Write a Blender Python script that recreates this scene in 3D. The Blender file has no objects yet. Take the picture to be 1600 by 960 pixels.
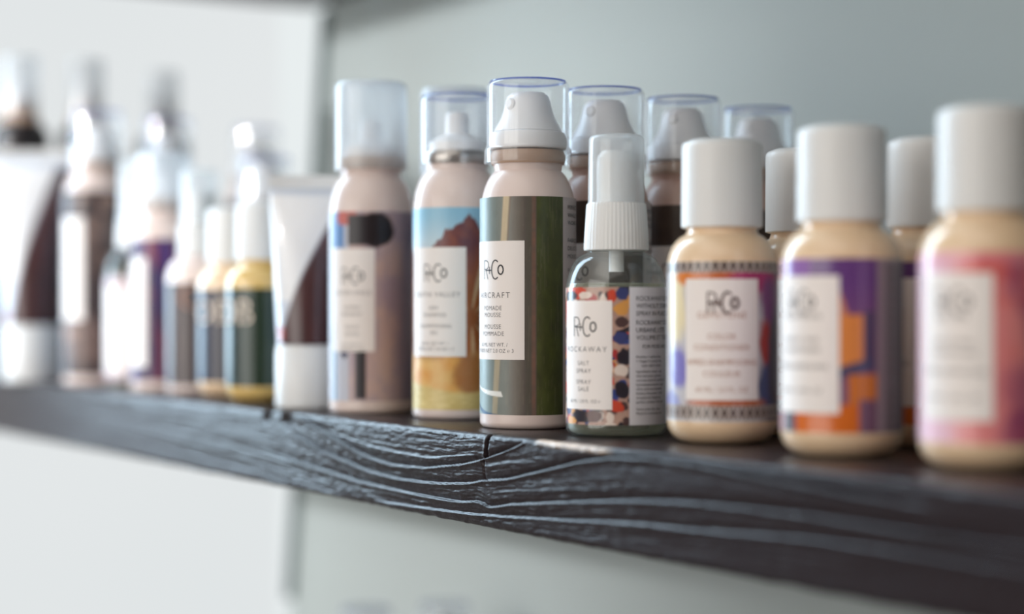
import bpy, math, random
import numpy as np
from mathutils import Vector, Matrix

S = bpy.context.scene
C = S.collection
PI = math.pi
ZT = 1.30                      # height of the shelf top above the floor

# ------------------------------------------------------------------ camera, world, lights, exposure
cam_d = bpy.data.cameras.new('camera'); cam = bpy.data.objects.new('camera', cam_d); C.objects.link(cam)
cam_d.lens = 65; cam_d.sensor_width = 36; cam_d.clip_start = 0.01
cam.location = (0.637, -0.362, ZT + 0.0474)
fw = Vector((-0.8526, 0.5225, math.tan(math.radians(0.1))))
cam.rotation_euler = fw.to_track_quat('-Z', 'Y').to_euler()
cam_d.dof.use_dof = True; cam_d.dof.focus_distance = 0.725; cam_d.dof.aperture_fstop = 3.3
S.camera = cam

w = bpy.data.worlds.new('world'); S.world = w; w.use_nodes = True
w.node_tree.nodes['Background'].inputs[0].default_value = (0.80, 0.845, 0.85, 1)
w.node_tree.nodes['Background'].inputs[1].default_value = 0.85

def area(name, loc, target, sx, sy, power, col, spread=180):
    l = bpy.data.lights.new(name, 'AREA'); l.shape = 'RECTANGLE'; l.size = sx; l.size_y = sy
    l.energy = power; l.color = col; l.spread = math.radians(spread)
    o = bpy.data.objects.new(name, l); C.objects.link(o); o.location = loc
    o.rotation_euler = (Vector(target) - Vector(loc)).to_track_quat('-Z', 'Y').to_euler()
    return o
# daylight outside the big side window, added fill from behind the camera, added fill under the ceiling
area('side_window_daylight', (-0.86, -0.27, 1.90), (1.0, -0.27, 1.73), 0.42, 1.24, 21, (0.62, 0.82, 1.0))
area('front_fill', (0.6, -3.3, 1.65), (0.6, 0, 1.55), 2.6, 2.0, 40, (1.0, 0.935, 0.87))
area('ceiling_fill', (0.9, -1.4, 2.66), (0.9, -1.4, 0), 2.0, 1.6, 10, (1.0, 0.95, 0.88))

def spot(name, loc, target, power, col, cone, radius):
    l = bpy.data.lights.new(name, 'SPOT'); l.energy = power; l.color = col; l.spot_size = math.radians(cone); l.spot_blend = 1.0; l.shadow_soft_size = radius
    o = bpy.data.objects.new(name, l); C.objects.link(o); o.location = loc
    o.rotation_euler = (Vector(target) - Vector(loc)).to_track_quat('-Z', 'Y').to_euler()
spot('left_wall_spot', (-0.45, -2.0, 1.80), (-0.66, 0.28, 1.42), 108, (0.98, 0.985, 1.0), 30, 0.05)  # added spot, brightens the left end of wall and row

S.view_settings.view_transform = 'Standard'; S.view_settings.look = 'None'
S.view_settings.gamma = 1.0; S.view_settings.use_curve_mapping = False
S.view_settings.exposure = 0.26

# ------------------------------------------------------------------ helpers
def lin(*c):
    out = []
    for v in c:
        v = v / 255.0
        out.append(v / 12.92 if v <= 0.04045 else ((v + 0.055) / 1.055) ** 2.4)
    return tuple(out)
def L3(*c): return np.array(lin(*c))

def mat(name, col=(0.8, 0.8, 0.8), rough=0.5, **kw):
    m = bpy.data.materials.new(name); m.use_nodes = True
    b = m.node_tree.nodes['Principled BSDF']
    b.inputs['Base Color'].default_value = (*col[:3], 1); b.inputs['Roughness'].default_value = rough
    for k, v in kw.items():
        b.inputs[k.replace('_', ' ')].default_value = v
    return m
def add_bump(m, scale, strength, dist=0.0005, detail=3, stretch=(1, 1, 1), colvar=0.0, rvar=0.0):
    nt = m.node_tree; b = nt.nodes['Principled BSDF']
    tc = nt.nodes.new('ShaderNodeTexCoord'); mp = nt.nodes.new('ShaderNodeMapping')
    mp.inputs['Scale'].default_value = stretch
    no = nt.nodes.new('ShaderNodeTexNoise'); no.inputs['Scale'].default_value = scale; no.inputs['Detail'].default_value = detail
    bu = nt.nodes.new('ShaderNodeBump'); bu.inputs['Strength'].default_value = strength; bu.inputs['Distance'].default_value = dist
    nt.links.new(tc.outputs['Object'], mp.inputs[0]); nt.links.new(mp.outputs[0], no.inputs['Vector'])
    nt.links.new(no.outputs['Fac'], bu.inputs['Height']); nt.links.new(bu.outputs[0], b.inputs['Normal'])
    if colvar:
        mx = nt.nodes.new('ShaderNodeMix'); mx.data_type = 'RGBA'; c = b.inputs['Base Color'].default_value
        mx.inputs[6].default_value = (c[0] * (1 - colvar), c[1] * (1 - colvar), c[2] * (1 - colvar), 1); mx.inputs[7].default_value = (c[0], c[1], c[2], 1)
        nt.links.new(no.outputs['Fac'], mx.inputs[0]); nt.links.new(mx.outputs[2], b.inputs['Base Color'])
    if rvar:
        mr = nt.nodes.new('ShaderNodeMapRange'); r = b.inputs['Roughness'].default_value
        mr.inputs[3].default_value = r - rvar; mr.inputs[4].default_value = r + rvar
        nt.links.new(no.outputs['Fac'], mr.inputs[0]); nt.links.new(mr.outputs[0], b.inputs['Roughness'])
    return m
def attr_mat(name, rough=0.4, bump=None, **kw):
    m = mat(name, (0.5, 0.5, 0.5), rough, **kw); nt = m.node_tree
    a = nt.nodes.new('ShaderNodeAttribute'); a.attribute_name = 'Col'
    nt.links.new(a.outputs['Color'], nt.nodes['Principled BSDF'].inputs['Base Color'])
    if bump:
        tc = nt.nodes.new('ShaderNodeTexCoord'); mp = nt.nodes.new('ShaderNodeMapping'); mp.inputs['Scale'].default_value = bump[2]
        no = nt.nodes.new('ShaderNodeTexNoise'); no.inputs['Scale'].default_value = bump[0]; no.inputs['Detail'].default_value = 4
        bu = nt.nodes.new('ShaderNodeBump'); bu.inputs['Strength'].default_value = bump[1]; bu.inputs['Distance'].default_value = 0.0004
        nt.links.new(tc.outputs['Object'], mp.inputs[0]); nt.links.new(mp.outputs[0], no.inputs['Vector'])
        nt.links.new(no.outputs['Fac'], bu.inputs['Height']); nt.links.new(bu.outputs[0], nt.nodes['Principled BSDF'].inputs['Normal'])
    return m
def clear_mat(name, tint, haze, hazecol, rough=0.04, blend=0.35, gmax=1.0):
    """thin clear plastic or glass: see-through sheet with a reflecting surface and a little milky scatter"""
    m = bpy.data.materials.new(name); m.use_nodes = True; nt = m.node_tree; nt.nodes.clear()
    out = nt.nodes.new('ShaderNodeOutputMaterial'); tr = nt.nodes.new('ShaderNodeBsdfTransparent'); tr.inputs[0].default_value = (*tint, 1)
    gl = nt.nodes.new('ShaderNodeBsdfGlossy'); gl.inputs['Roughness'].default_value = rough; gl.inputs[0].default_value = (gmax, gmax, gmax, 1)
    df = nt.nodes.new('ShaderNodeBsdfDiffuse'); df.inputs[0].default_value = (*hazecol, 1)
    tl = nt.nodes.new('ShaderNodeBsdfTranslucent'); tl.inputs[0].default_value = (*hazecol, 1)
    mh = nt.nodes.new('ShaderNodeMixShader'); mh.inputs[0].default_value = 0.5
    nt.links.new(df.outputs[0], mh.inputs[1]); nt.links.new(tl.outputs[0], mh.inputs[2])
    lw = nt.nodes.new('ShaderNodeLayerWeight'); lw.inputs[0].default_value = blend
    hz = nt.nodes.new('ShaderNodeMapRange'); hz.inputs[3].default_value = haze; hz.inputs[4].default_value = min(1, haze * 2.6 + 0.1)
    nt.links.new(lw.outputs['Facing'], hz.inputs[0])
    m1 = nt.nodes.new('ShaderNodeMixShader'); m2 = nt.nodes.new('ShaderNodeMixShader')
    nt.links.new(hz.outputs[0], m1.inputs[0]); nt.links.new(tr.outputs[0], m1.inputs[1]); nt.links.new(mh.outputs[0], m1.inputs[2])
    lf = nt.nodes.new('ShaderNodeLayerWeight'); lf.inputs[0].default_value = 0.5      # same on both faces of the thin sheet
    pw = nt.nodes.new('ShaderNodeMath'); pw.operation = 'POWER'; pw.inputs[1].default_value = 4.0
    ma = nt.nodes.new('ShaderNodeMath'); ma.operation = 'MULTIPLY_ADD'; ma.inputs[1].default_value = 0.45; ma.inputs[2].default_value = 0.04
    nt.links.new(lf.outputs['Facing'], pw.inputs[0]); nt.links.new(pw.outputs[0], ma.inputs[0]); nt.links.new(ma.outputs[0], m2.inputs[0]); nt.links.new(m1.outputs[0], m2.inputs[1]); nt.links.new(gl.outputs[0], m2.inputs[2])
    nt.links.new(m2.outputs[0], out.inputs[0])
    return m

M = {}
M['can'] = mat('can_enamel', (0.82, 0.675, 0.625), 0.32, Coat_Weight=0.25, Coat_Roughness=0.1)
M['can_shaded'] = mat('can_enamel_shaded', (0.60, 0.40, 0.33), 0.35)  # can enamel with the back cans' shade put into its colour
M['neck'] = mat('can_tan_valve_cup', (0.50, 0.34, 0.25), 0.4)
M['metal'] = mat('valve_metal', (0.42, 0.38, 0.35), 0.3, Metallic=1.0)
M['print'] = attr_mat('printed_sleeve', 0.38)
M['print_gloss'] = attr_mat('printed_label_gloss', 0.3, Coat_Weight=0.3)
M['paper'] = mat('white_label_paper', lin(250, 242, 238), 0.5)
M['ink'] = mat('black_ink', lin(38, 36, 42), 0.5)
M['ink_grey'] = mat('grey_ink', lin(95, 88, 90), 0.5)
M['ink_tan'] = mat('copper_ink', lin(176, 120, 92), 0.5)
M['ink_brown'] = mat('brown_ink', lin(88, 62, 54), 0.5)
M['ink_cream'] = mat('cream_ink', lin(232, 214, 196), 0.5)
M['clear'] = clear_mat('clear_cap_plastic', (0.99, 0.995, 1.0), 0.10, (0.95, 0.97, 1.0))
M['frost'] = clear_mat('frosted_cap_plastic', (0.97, 0.98, 0.99), 0.50, (0.90, 0.92, 0.94), rough=0.18)
M['milky'] = clear_mat('milky_overcap_plastic', (0.97, 0.98, 0.99), 0.34, (0.96, 0.98, 0.985), rough=0.08)
M['rim'] = clear_mat('cap_rim_caustic', (0.32, 0.46, 0.88), 0.3, (0.16, 0.26, 0.68))  # blue caustic along the cap edge, put into the rim's tint
M['white'] = add_bump(mat('white_plastic', (0.80, 0.80, 0.795), 0.38, Subsurface_Weight=0.0), 300, 0.05)
M['actuator'] = mat('actuator_plastic', (0.95, 0.95, 0.97), 0.35)
M['cream'] = mat('cream_filled_plastic', lin(238, 206, 170), 0.28, Coat_Weight=0.5, Coat_Roughness=0.06)
M['amber'] = mat('amber_filled_plastic', lin(224, 188, 116), 0.25, Coat_Weight=0.5, Coat_Roughness=0.06)
M['glass'] = clear_mat('clear_bottle_plastic', (0.93, 0.955, 0.95), 0.03, (0.7, 0.75, 0.74), rough=0.02, blend=0.3)
M['liquid'] = clear_mat('pale_liquid', (0.94, 0.95, 0.88), 0.22, (0.78, 0.78, 0.62), rough=0.03)
M['dark_can'] = mat('dark_can_enamel', lin(34, 27, 30), 0.35, Coat_Weight=0.3)
M['floor'] = add_bump(mat('floor_boards', (0.20, 0.145, 0.11), 0.5), 6, 0.2, 0.002, 4, (1, 8, 1), 0.3)
M['wall'] = add_bump(mat('wall_paint', lin(182, 190, 188), 0.7), 220, 0.15, 0.0004)
M['wall_white'] = add_bump(mat('white_wall_paint', lin(232, 234, 232), 0.75), 160, 0.1, 0.0004)
M['wall_warm'] = add_bump(mat('warm_wall_paint', lin(136, 104, 86), 0.7), 120, 0.1, 0.0004)
M['trim'] = mat('trim_paint', lin(92, 108, 108), 0.6)
M['frame'] = mat('window_frame_paint', lin(225, 228, 228), 0.5)
M['pane'] = clear_mat('window_glass', (0.98, 0.99, 0.99), 0.0, (0.8, 0.8, 0.8), rough=0.0)
def lit_pane():
    m = bpy.data.materials.new('frosted_daylit_pane'); m.use_nodes = True; nt = m.node_tree; nt.nodes.clear()
    out = nt.nodes.new('ShaderNodeOutputMaterial'); e = nt.nodes.new('ShaderNodeEmission')
    tc = nt.nodes.new('ShaderNodeTexCoord'); no = nt.nodes.new('ShaderNodeTexNoise'); no.inputs['Scale'].default_value = 3.0
    no.inputs['Detail'].default_value = 1
    rp = nt.nodes.new('ShaderNodeMix'); rp.data_type = 'RGBA'
    rp.inputs[6].default_value = (*lin(221, 226, 227), 1); rp.inputs[7].default_value = (*lin(231, 234, 235), 1)
    nt.links.new(tc.outputs['Object'], no.inputs['Vector']); nt.links.new(no.outputs['Fac'], rp.inputs[0])
    nt.links.new(rp.outputs[2], e.inputs[0]); e.inputs[1].default_value = 0.84
    nt.links.new(e.outputs[0], out.inputs[0]); return m
M['lit_pane'] = lit_pane()

def mesh_obj(name, verts, faces, material, parent=None, smooth=True, cols=None, loc=None):
    me = bpy.data.meshes.new(name)
    verts = np.asarray(verts, dtype=np.float64).reshape(-1, 3)
    me.from_pydata(verts.tolist(), [], faces if isinstance(faces, list) else faces.tolist())
    if smooth: me.polygons.foreach_set('use_smooth', [True] * len(me.polygons))
    if cols is not None:
        a = me.color_attributes.new('Col', 'FLOAT_COLOR', 'POINT')
        c = np.ones((len(verts), 4), dtype=np.float32); c[:, :3] = cols
        a.data.foreach_set('color', c.ravel())
    me.materials.append(material); me.update()
    o = bpy.data.objects.new(name, me); C.objects.link(o)
    if parent: o.parent = parent
    if loc is not None: o.location = loc
    return o
def box(name, lo, hi, material, parent=None, bevel=0.0):
    x0, y0, z0 = lo; x1, y1, z1 = hi
    v = [(x0, y0, z0), (x1, y0, z0), (x1, y1, z0), (x0, y1, z0), (x0, y0, z1), (x1, y0, z1), (x1, y1, z1), (x0, y1, z1)]
    f = [(0, 3, 2, 1), (4, 5, 6, 7), (0, 1, 5, 4), (1, 2, 6, 5), (2, 3, 7, 6), (3, 0, 4, 7)]
    o = mesh_obj(name, v, f, material, parent, smooth=False)
    if bevel:
        m = o.modifiers.new('bevel', 'BEVEL'); m.width = bevel; m.segments = 2
    return o
def structure(o): o['kind'] = 'structure'; return o
def thing(name, label, cat, x, y, rz, group=None, z=0.0):
    o = bpy.data.objects.new(name, None); C.objects.link(o); o.empty_display_size = 0.01
    o.location = (x / 1000, y / 1000, ZT + z); o.rotation_euler = (0, 0, math.radians(rz))
    o['label'] = label; o['category'] = cat
    if group: o['group'] = group
    return o
def dup(root, x, y, rz, label, group=None, z=None):
    r = root.copy(); C.objects.link(r); r.location = (x / 1000, y / 1000, root.location.z if z is None else ZT + z)
    r.rotation_euler = (0, 0, math.radians(rz)); r['label'] = label
    if group: r['group'] = group
    for ch in list(root.children):
        c = ch.copy(); C.objects.link(c); c.parent = r
        for g in list(ch.children):
            d = g.copy(); C.objects.link(d); d.parent = c
    return r
def lathe(name, prof, material, parent, seg=72, rib=0, ribamp=0.0, ribz=(0, 1e9)):
    """prof: (radius, z) in millimetres"""
    n = len(prof); ang = np.arange(seg) * 2 * PI / seg
    V = []
    for r, z in prof:
        rr = np.full(seg, float(r))
        if rib and ribz[0] <= z <= ribz[1]: rr = rr + ribamp * np.cos(ang * rib)
        V.append(np.stack([rr * np.sin(ang), -rr * np.cos(ang), np.full(seg, float(z))], 1))
    V = np.concatenate(V) / 1000
    F = []
    for i in range(n - 1):
        a = i * seg
        for j in range(seg):
            k = (j + 1) % seg
            F.append((a + j, a + k, a + seg + k, a + seg + j))
    if prof[0][0] > 1e-3 and prof[0][0] < 1e3 and lathe.cap0: F.append(tuple(range(seg - 1, -1, -1)))
    if lathe.cap1: F.append(tuple((n - 1) * seg + j for j in range(seg)))
    o = mesh_obj(name, V, F, material, parent)
    md = o.modifiers.new('edges', 'EDGE_SPLIT'); md.split_angle = math.radians(38); md.use_edge_sharp = False
    return o
lathe.cap0 = lathe.cap1 = True
def open_lathe(*a, **k):
    c0, c1 = k.pop('cap0', False), k.pop('cap1', False)
    lathe.cap0, lathe.cap1 = c0, c1
    o = lathe(*a, **k); lathe.cap0 = lathe.cap1 = True
    return o
def arc(cx, cz, rx, rz_, a0, a1, n=8):
    return [(cx + rx * math.cos(math.radians(a0 + (a1 - a0) * i / n)), cz + rz_ * math.sin(math.radians(a0 + (a1 - a0) * i / n))) for i in range(n + 1)]

# ---- value noise, painted sleeves
rng = np.random.RandomState(7); TAB = rng.rand(256, 256)
def vnoise(x, y, seed=0):
    x = np.asarray(x, float) + seed * 17.31; y = np.asarray(y, float) + seed * 9.77
    xi = np.floor(x).astype(int); yi = np.floor(y).astype(int); fx = x - xi; fy = y - yi
    fx = fx * fx * (3 - 2 * fx); fy = fy * fy * (3 - 2 * fy)
    a = TAB[xi & 255, yi & 255]; b = TAB[(xi + 1) & 255, yi & 255]; c = TAB[xi & 255, (yi + 1) & 255]; d = TAB[(xi + 1) & 255, (yi + 1) & 255]
    return (a * (1 - fx) + b * fx) * (1 - fy) + (c * (1 - fx) + d * fx) * fy
def fbm(x, y, seed=0, o=4):
    s = 0; amp = 0.5; t = 0
    for i in range(o):
        s = s + amp * vnoise(x * 2 ** i, y * 2 ** i, seed + i * 3); t += amp; amp *= 0.5
    return s / t
def sstep(a, b, x): t = np.clip((x - a) / (b - a), 0, 1); return t * t * (3 - 2 * t)
def mix(c1, c2, t):
    t = np.asarray(t)[..., None]; return c1 * (1 - t) + c2 * t
def fill(A, c): return np.broadcast_to(np.asarray(c), A.shape + (3,)).copy()
def paint(c, mask, col): return mix(c, np.asarray(col), np.asarray(mask, float))

def sleeve(name, r, z0, z1, a0, a1, fn, parent, material=None, dz=0.4, da=1.0):
    na = max(2, int((a1 - a0) / da) + 1); nz = max(2, int((z1 - z0) / dz) + 1)
    a = np.linspace(a0, a1, na); z = np.linspace(z0, z1, nz)
    A, Z = np.meshgrid(a, z)
    rr = r(Z) if callable(r) else r
    X = rr * np.sin(np.radians(A)); Y = -rr * np.cos(np.radians(A))
    V = np.stack([X, Y, Z], -1).reshape(-1, 3) / 1000
    idx = np.arange(na * nz).reshape(nz, na)
    F = np.stack([idx[:-1, :-1], idx[:-1, 1:], idx[1:, 1:], idx[1:, :-1]], -1).reshape(-1, 4)
    cols = np.clip(fn(A, Z), 0, 1).reshape(-1, 3) if fn else None
    return mesh_obj(name, V, F, material or M['print'], parent, cols=cols)

# ---- lettering wrapped round a bottle
_tc = {}
def glyphs(s, spacing=1.0):
    k = (s, spacing)
    if k in _tc: return _tc[k]
    cu = bpy.data.curves.new('t', 'FONT'); cu.body = s; cu.resolution_u = 3; cu.space_character = spacing; cu.offset = -0.006
    o = bpy.data.objects.new('t', cu); C.objects.link(o)
    dg = bpy.context.evaluated_depsgraph_get(); me = bpy.data.meshes.new_from_object(o.evaluated_get(dg))
    v = np.array([p.co[:2] for p in me.vertices]) if len(me.vertices) else np.zeros((0, 2)); f = [tuple(p.vertices) for p in me.polygons]
    bpy.data.objects.remove(o); bpy.data.curves.remove(cu); bpy.data.meshes.remove(me)
    if len(v):
        v[:, 0] -= (v[:, 0].min() + v[:, 0].max()) / 2
    _tc[k] = (v, f); return _tc[k]
def lettering(name, lines, r, parent, material):
    """lines: (text, centre angle or ('L', left angle), z of the baseline, cap height mm, spacing)"""
    V = []; F = []
    for s, a, z, h, sp in lines:
        v, f = glyphs(s, sp)
        if not len(v): continue
        k = h / 0.7; x = v[:, 0] * k; y = v[:, 1] * k
        if isinstance(a, tuple): x = x - x.min(); a = a[1]
        th = np.radians(a) + x / r; n = len(V)
        for t, yy in zip(th, y): V.append((r * math.sin(t), -r * math.cos(t), z + yy))
        F += [tuple(n + i for i in q) for q in f]
    return mesh_obj(name, np.array(V) / 1000, F, material, parent, smooth=False)
def stroke(V, F, pts, wd, r, a0, zc):
    pts = np.array(pts, float); n0 = len(V)
    for i, p in enumerate(pts):
        d = pts[min(i + 1, len(pts) - 1)] - pts[max(i - 1, 0)]; d = d / (np.linalg.norm(d) + 1e-9); nrm = np.array([-d[1], d[0]]) * wd / 2
        for q in (p + nrm, p - nrm):
            t = math.radians(a0) + q[0] / r; V.append((r * math.sin(t), -r * math.cos(t), zc + q[1]))
    for i in range(len(pts) - 1):
        k = n0 + 2 * i; F.append((k, k + 1, k + 3, k + 2))
def seg(p, q, n=6): return [(p[0] + (q[0] - p[0]) * i / n, p[1] + (q[1] - p[1]) * i / n) for i in range(n + 1)]
def earc(cx, cy, rx, ry, a0, a1, n=20): return [(cx + rx * math.cos(math.radians(a0 + (a1 - a0) * i / n)), cy + ry * math.sin(math.radians(a0 + (a1 - a0) * i / n))) for i in range(n + 1)]
def logo(parent, r, zc, a=0.0, sc=1.0, material=None, bold=1.0):
    V = []; F = []; k = sc
    def st(p, wd): stroke(V, F, [(x * k, y * k) for x, y in p], wd * k * bold, r, a, zc)
    st(seg((-5.1, -3.8), (-5.1, 3.8)), 0.36)
    st([(-5.1, 3.65)] + seg((-5.1, 3.65), (-3.8, 3.65), 3) + earc(-3.8, 1.9, 1.75, 1.75, 90, -90, 14) + [(-5.1, 0.15)], 0.36)
    st(seg((-3.9, 0.15), (-2.5, -3.8)), 0.36)
    st(seg((-4.3, -0.25), (-0.4, -0.25)), 0.42); st(seg((-1.45, -1.7), (-1.45, 1.2), 3), 0.44)
    st(earc(2.0, 0, 2.1, 3.75, 52, 308, 28), 0.52)
    st(earc(4.65, -0.1, 1.25, 1.8, 0, 360, 24), 0.62)
    return mesh_obj('logo', np.array(V) / 1000, F, material or M['ink'], parent, smooth=False)
def paper_label(r, z0, z1, ha, parent):
    o = sleeve('paper_label', r, z0, z1, -ha, ha, None, parent, M['paper'], dz=(z1 - z0) / 2, da=2.5)
    return o

# ------------------------------------------------------------------ the room
WX, WY = -0.72, 0.28
structure(box('floor', (WX - 0.1, -3.1, -0.05), (3.3, WY + 0.1, 0.0), M['floor']))
structure(box('ceiling', (WX - 0.1, -3.1, 2.70), (3.3, WY + 0.1, 2.80), M['wall_white']))
EDGE = ((-0.775, 1.0), (-0.645, 1.90))       # the wall's left end leans a little
pts = [(-0.775, 0.0), EDGE[0], EDGE[1], (-0.645, 2.70), (3.3, 2.70), (3.3, 0.0)]
v = [(x, WY, z) for x, z in pts] + [(x, WY + 0.1, z) for x, z in pts]
structure(mesh_obj('wall_back', v, [(0, 1, 2, 3, 4, 5), (11, 10, 9, 8, 7, 6)] + [(i, i + 6, (i + 1) % 6 + 6, (i + 1) % 6) for i in range(6)], M['wall'], smooth=False))
structure(box('window_4', (WX - 0.1, WY + 0.05, 0.25), (-0.6, WY + 0.055, 2.6), M['pane']))
structure(box('wall_right', (3.2, -3.0, 0.0), (3.3, WY, 2.70), M['wall_warm']))
# side wall with a frosted daylit panel by the corner and a clear window towards the room
wl = structure(box('wall_left', (WX - 0.1, -3.0, 0.0), (WX, -0.46, 2.70), M['wall_warm']))
for lo, hi in (((WX - 0.1, -0.46, 0.0), (WX, WY, 0.25)), ((WX - 0.1, -0.46, 0.25), (WX, -0.10, 1.22)), ((WX - 0.1, -0.46, 2.55), (WX, WY, 2.70)), ((WX - 0.1, -0.10, 0.25), (WX, -0.06, 2.55))):
    box('wall_section', lo, hi, M['wall_white'], wl)
w1 = structure(box('window_1', (WX - 0.075, -0.06, 0.25), (WX - 0.065, WY, 2.55), M['lit_pane']))
w2 = structure(box('window_2', (WX - 0.075, -0.44, 1.24), (WX - 0.069, -0.12, 2.53), M['pane']))
for lo, hi in (((WX - 0.09, -0.46, 1.22), (WX - 0.04, -0.43, 2.55)), ((WX - 0.09, -0.13, 1.22), (WX - 0.04, -0.10, 2.55)),
               ((WX - 0.09, -0.43, 1.22), (WX - 0.04, -0.13, 1.25)), ((WX - 0.09, -0.43, 2.52), (WX - 0.04, -0.13, 2.55))):
    box('window_frame', lo, hi, M['frame'], w2)
wf = structure(box('wall_front', (WX - 0.1, -3.1, 0.0), (-0.8 + 0.05, -3.0, 2.70), M['wall_warm']))
for lo, hi in (((-0.75, -3.1, 0.0), (1.95, -3.0, 0.5)), ((-0.75, -3.1, 2.6), (1.95, -3.0, 2.7)), ((1.95, -3.1, 0.0), (3.3, -3.0, 2.7))):
    box('wall_section', lo, hi, M['wall_warm'], wf)
w3 = structure(box('fill_window', (-0.75, -3.06, 0.5), (1.95, -3.05, 2.6), M['pane']))  # unseen pane, added to go with the front fill
for x in (-0.75, 0.13, 1.03, 1.90):
    box('window_frame', (x, -3.09, 0.5), (x + 0.05, -3.02, 2.6), M['frame'], w3)
# the slightly leaning dark corner strip
def leaning(name, x0, z0, x1, z1, wd, th, m):
    v = []
    for z, x in ((z0, x0), (z1, x1)):
        v += [(x - wd / 2, WY - th, z), (x + wd / 2, WY - th, z), (x + wd / 2, WY - 0.0005, z), (x - wd / 2, WY - 0.0005, z)]
    f = [(0, 3, 2, 1), (4, 5, 6, 7), (0, 1, 5, 4), (1, 2, 6, 5), (2, 3, 7, 6), (3, 0, 4, 7)]
    return structure(mesh_obj(name, v, f, m, smooth=False))
leaning('trim_1', -0.775 + 0.1444 * 0.11, 1.11, -0.775 + 0.1444 * 0.585, 1.585, 0.011, 0.004, M['trim'])

# ------------------------------------------------------------------ the rough shelf board
def board(name, z_top, thick, depth, x0, x1, fine, label, cat='shelf'):
    if fine:
        xs = np.concatenate([np.arange(x0 * 1000, -250, 1.5), np.arange(-250, 300, 0.45), np.arange(300, x1 * 1000 + 0.1, 3.0)])
        t_top = np.concatenate([np.linspace(depth, 30, 8)[:-1], np.linspace(30, 2.5, 50)])
        zf = np.arange(2.2, thick - 2.0, 0.34)
    else:
        xs = np.arange(x0 * 1000, x1 * 1000 + 0.1, 12.0); t_top = np.concatenate([np.linspace(depth, 30, 4)[:-1], np.linspace(30, 2.5, 4)]); zf = np.arange(2.2, thick - 2, 2.0)
    rows = [(d, 0.0, 0) for d in t_top]
    rows += [(2.2 - 2.2 * math.sin(q), -2.2 + 2.2 * math.cos(q), 1) for q in np.linspace(0.15, PI / 2 - 0.1, 5)]
    rows += [(0.0, -z, 2) for z in zf]
    rows += [(1.8 - 1.8 * math.cos(q), -thick + 1.8 - 1.8 * math.sin(q), 3) for q in np.linspace(0.2, PI / 2, 4)]
    rows += [(d, -thick, 4) for d in np.linspace(4, depth, 8)]
    R = np.array(rows); X, YY = np.meshgrid(xs, R[:, 0]); _, ZZ = np.meshgrid(xs, R[:, 1]); _, K = np.meshgrid(xs, R[:, 2])
    front = np.clip(1 - YY / 2.2, 0, 1)
    G = [([-175, -140, -111.6, -78, -51.4, -22.4, 7.3, 23.7, 30.9, 46.8, 58], [1.5, -2.7, -8.4, -15.2, -17.6, -16.8, -13.4, -10.3, -8.6, -4.4, -0.5], 1.1),
         ([-150, -119.5, -73.8, -42.8, -12.3, 12.9, 23.7, 43.5, 68.6, 92.2, 111.7, 132.5, 157.3, 200, 260], [-10, -16.1, -21.7, -22.9, -22.3, -20.3, -18.4, -16.1, -11.1, -6.2, -3.6, -2.4, -2.6, -4.5, -6.5], 1.1),
         ([-180, -139.8, -80.5, -42.8, -12.3, 7.3, 19, 24, 29.4, 43.5, 84.4, 128.8, 157.3, 184.2, 217.3, 300], [-20, -23.3, -27.0, -27.9, -28.2, -28.0, -26.6, -26.9, -28.2, -25.8, -21.2, -16.8, -15.1, -14.3, -13.9, -14.5], 0.9),
         ([-57.2, -22.4, 7.3, 34.7, 84.4, 128.8, 155.5, 217.3, 300], [-33.6, -33.0, -32.2, -30.9, -27.7, -24.6, -23.8, -20.6, -20.0], 0.6),
         ([-120, -60, -20, 20], [-6.0, -11.5, -12.4, -8.4], 0.22),
         ([-640, -500, -350, -240, -150], [-8, -11, -15, -19, -24], 0.35), ([-640, -480, -300, -200], [-20, -23, -28, -31], 0.35), ([-600, -420, -260], [-4, -7, -10], 0.3)]
    H = np.zeros_like(X); Zr = ZZ
    for gx, gz, amp in G:
        gx = np.array(gx, float); gz = np.array(gz, float)
        zg = np.interp(xs, gx, gz)
        ker = np.hanning(21); ker /= ker.sum(); zg = np.convolve(np.pad(zg, 10, 'edge'), ker, 'valid') if fine else zg
        fade = sstep(gx[0] - 12, gx[0] + 18, xs) * (1 - sstep(gx[-1] - 18, gx[-1] + 12, xs))
        d = Zr - zg[None, :] + 0.25 * (fbm(X / 6, Zr * 0 + 3, 5) - 0.5)
        prof = np.where(d > 0, -np.exp(-d / 1.5) * sstep(-0.01, 0.35, d), 0.75 * np.exp(d / 0.7) * sstep(0.0, 0.25, -d + 0.05))
        H += 1.5 * amp * fade[None, :] * prof
    warp = np.interp(xs, G[2][0], G[2][1])[None, :] * 0.9
    zeta = Zr - warp
    mid = np.exp(-((X - 10) / 170) ** 2)
    H += 0.32 * (fbm(X / 60, zeta / 1.5, 2) - 0.5) + 0.27 * (fbm(X / 22.0, zeta / 0.6, 4) - 0.5)
    H += (0.09 + 0.40 * np.exp(-((X + 130) / 60) ** 2) + 0.12 * mid) * (fbm(X / 4.5, Zr / 0.9, 9, 3) - 0.5)
    H += 0.6 * (fbm(X / 90, Zr / 12, 21) - 0.5)
    # knot crack at the middle and chipped notch to its left
    cx = np.interp(Zr, [-10.6, -5.4, -0.9, 0], [25.6, 27.6, 28.8, 29.2])
    H -= 2.6 * np.exp(-((X - cx) / 0.75) ** 4) * sstep(-12.5, -10.0, Zr)
    H += 0.35 * np.exp(-((X - cx + 1.6) / 0.9) ** 2) * sstep(-12.5, -9.0, Zr)
    H -= 0.5 * np.exp(-((X - 25.4) / 0.5) ** 2) * sstep(-20, -16, Zr) * (1 - sstep(-12, -10, Zr))
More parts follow.
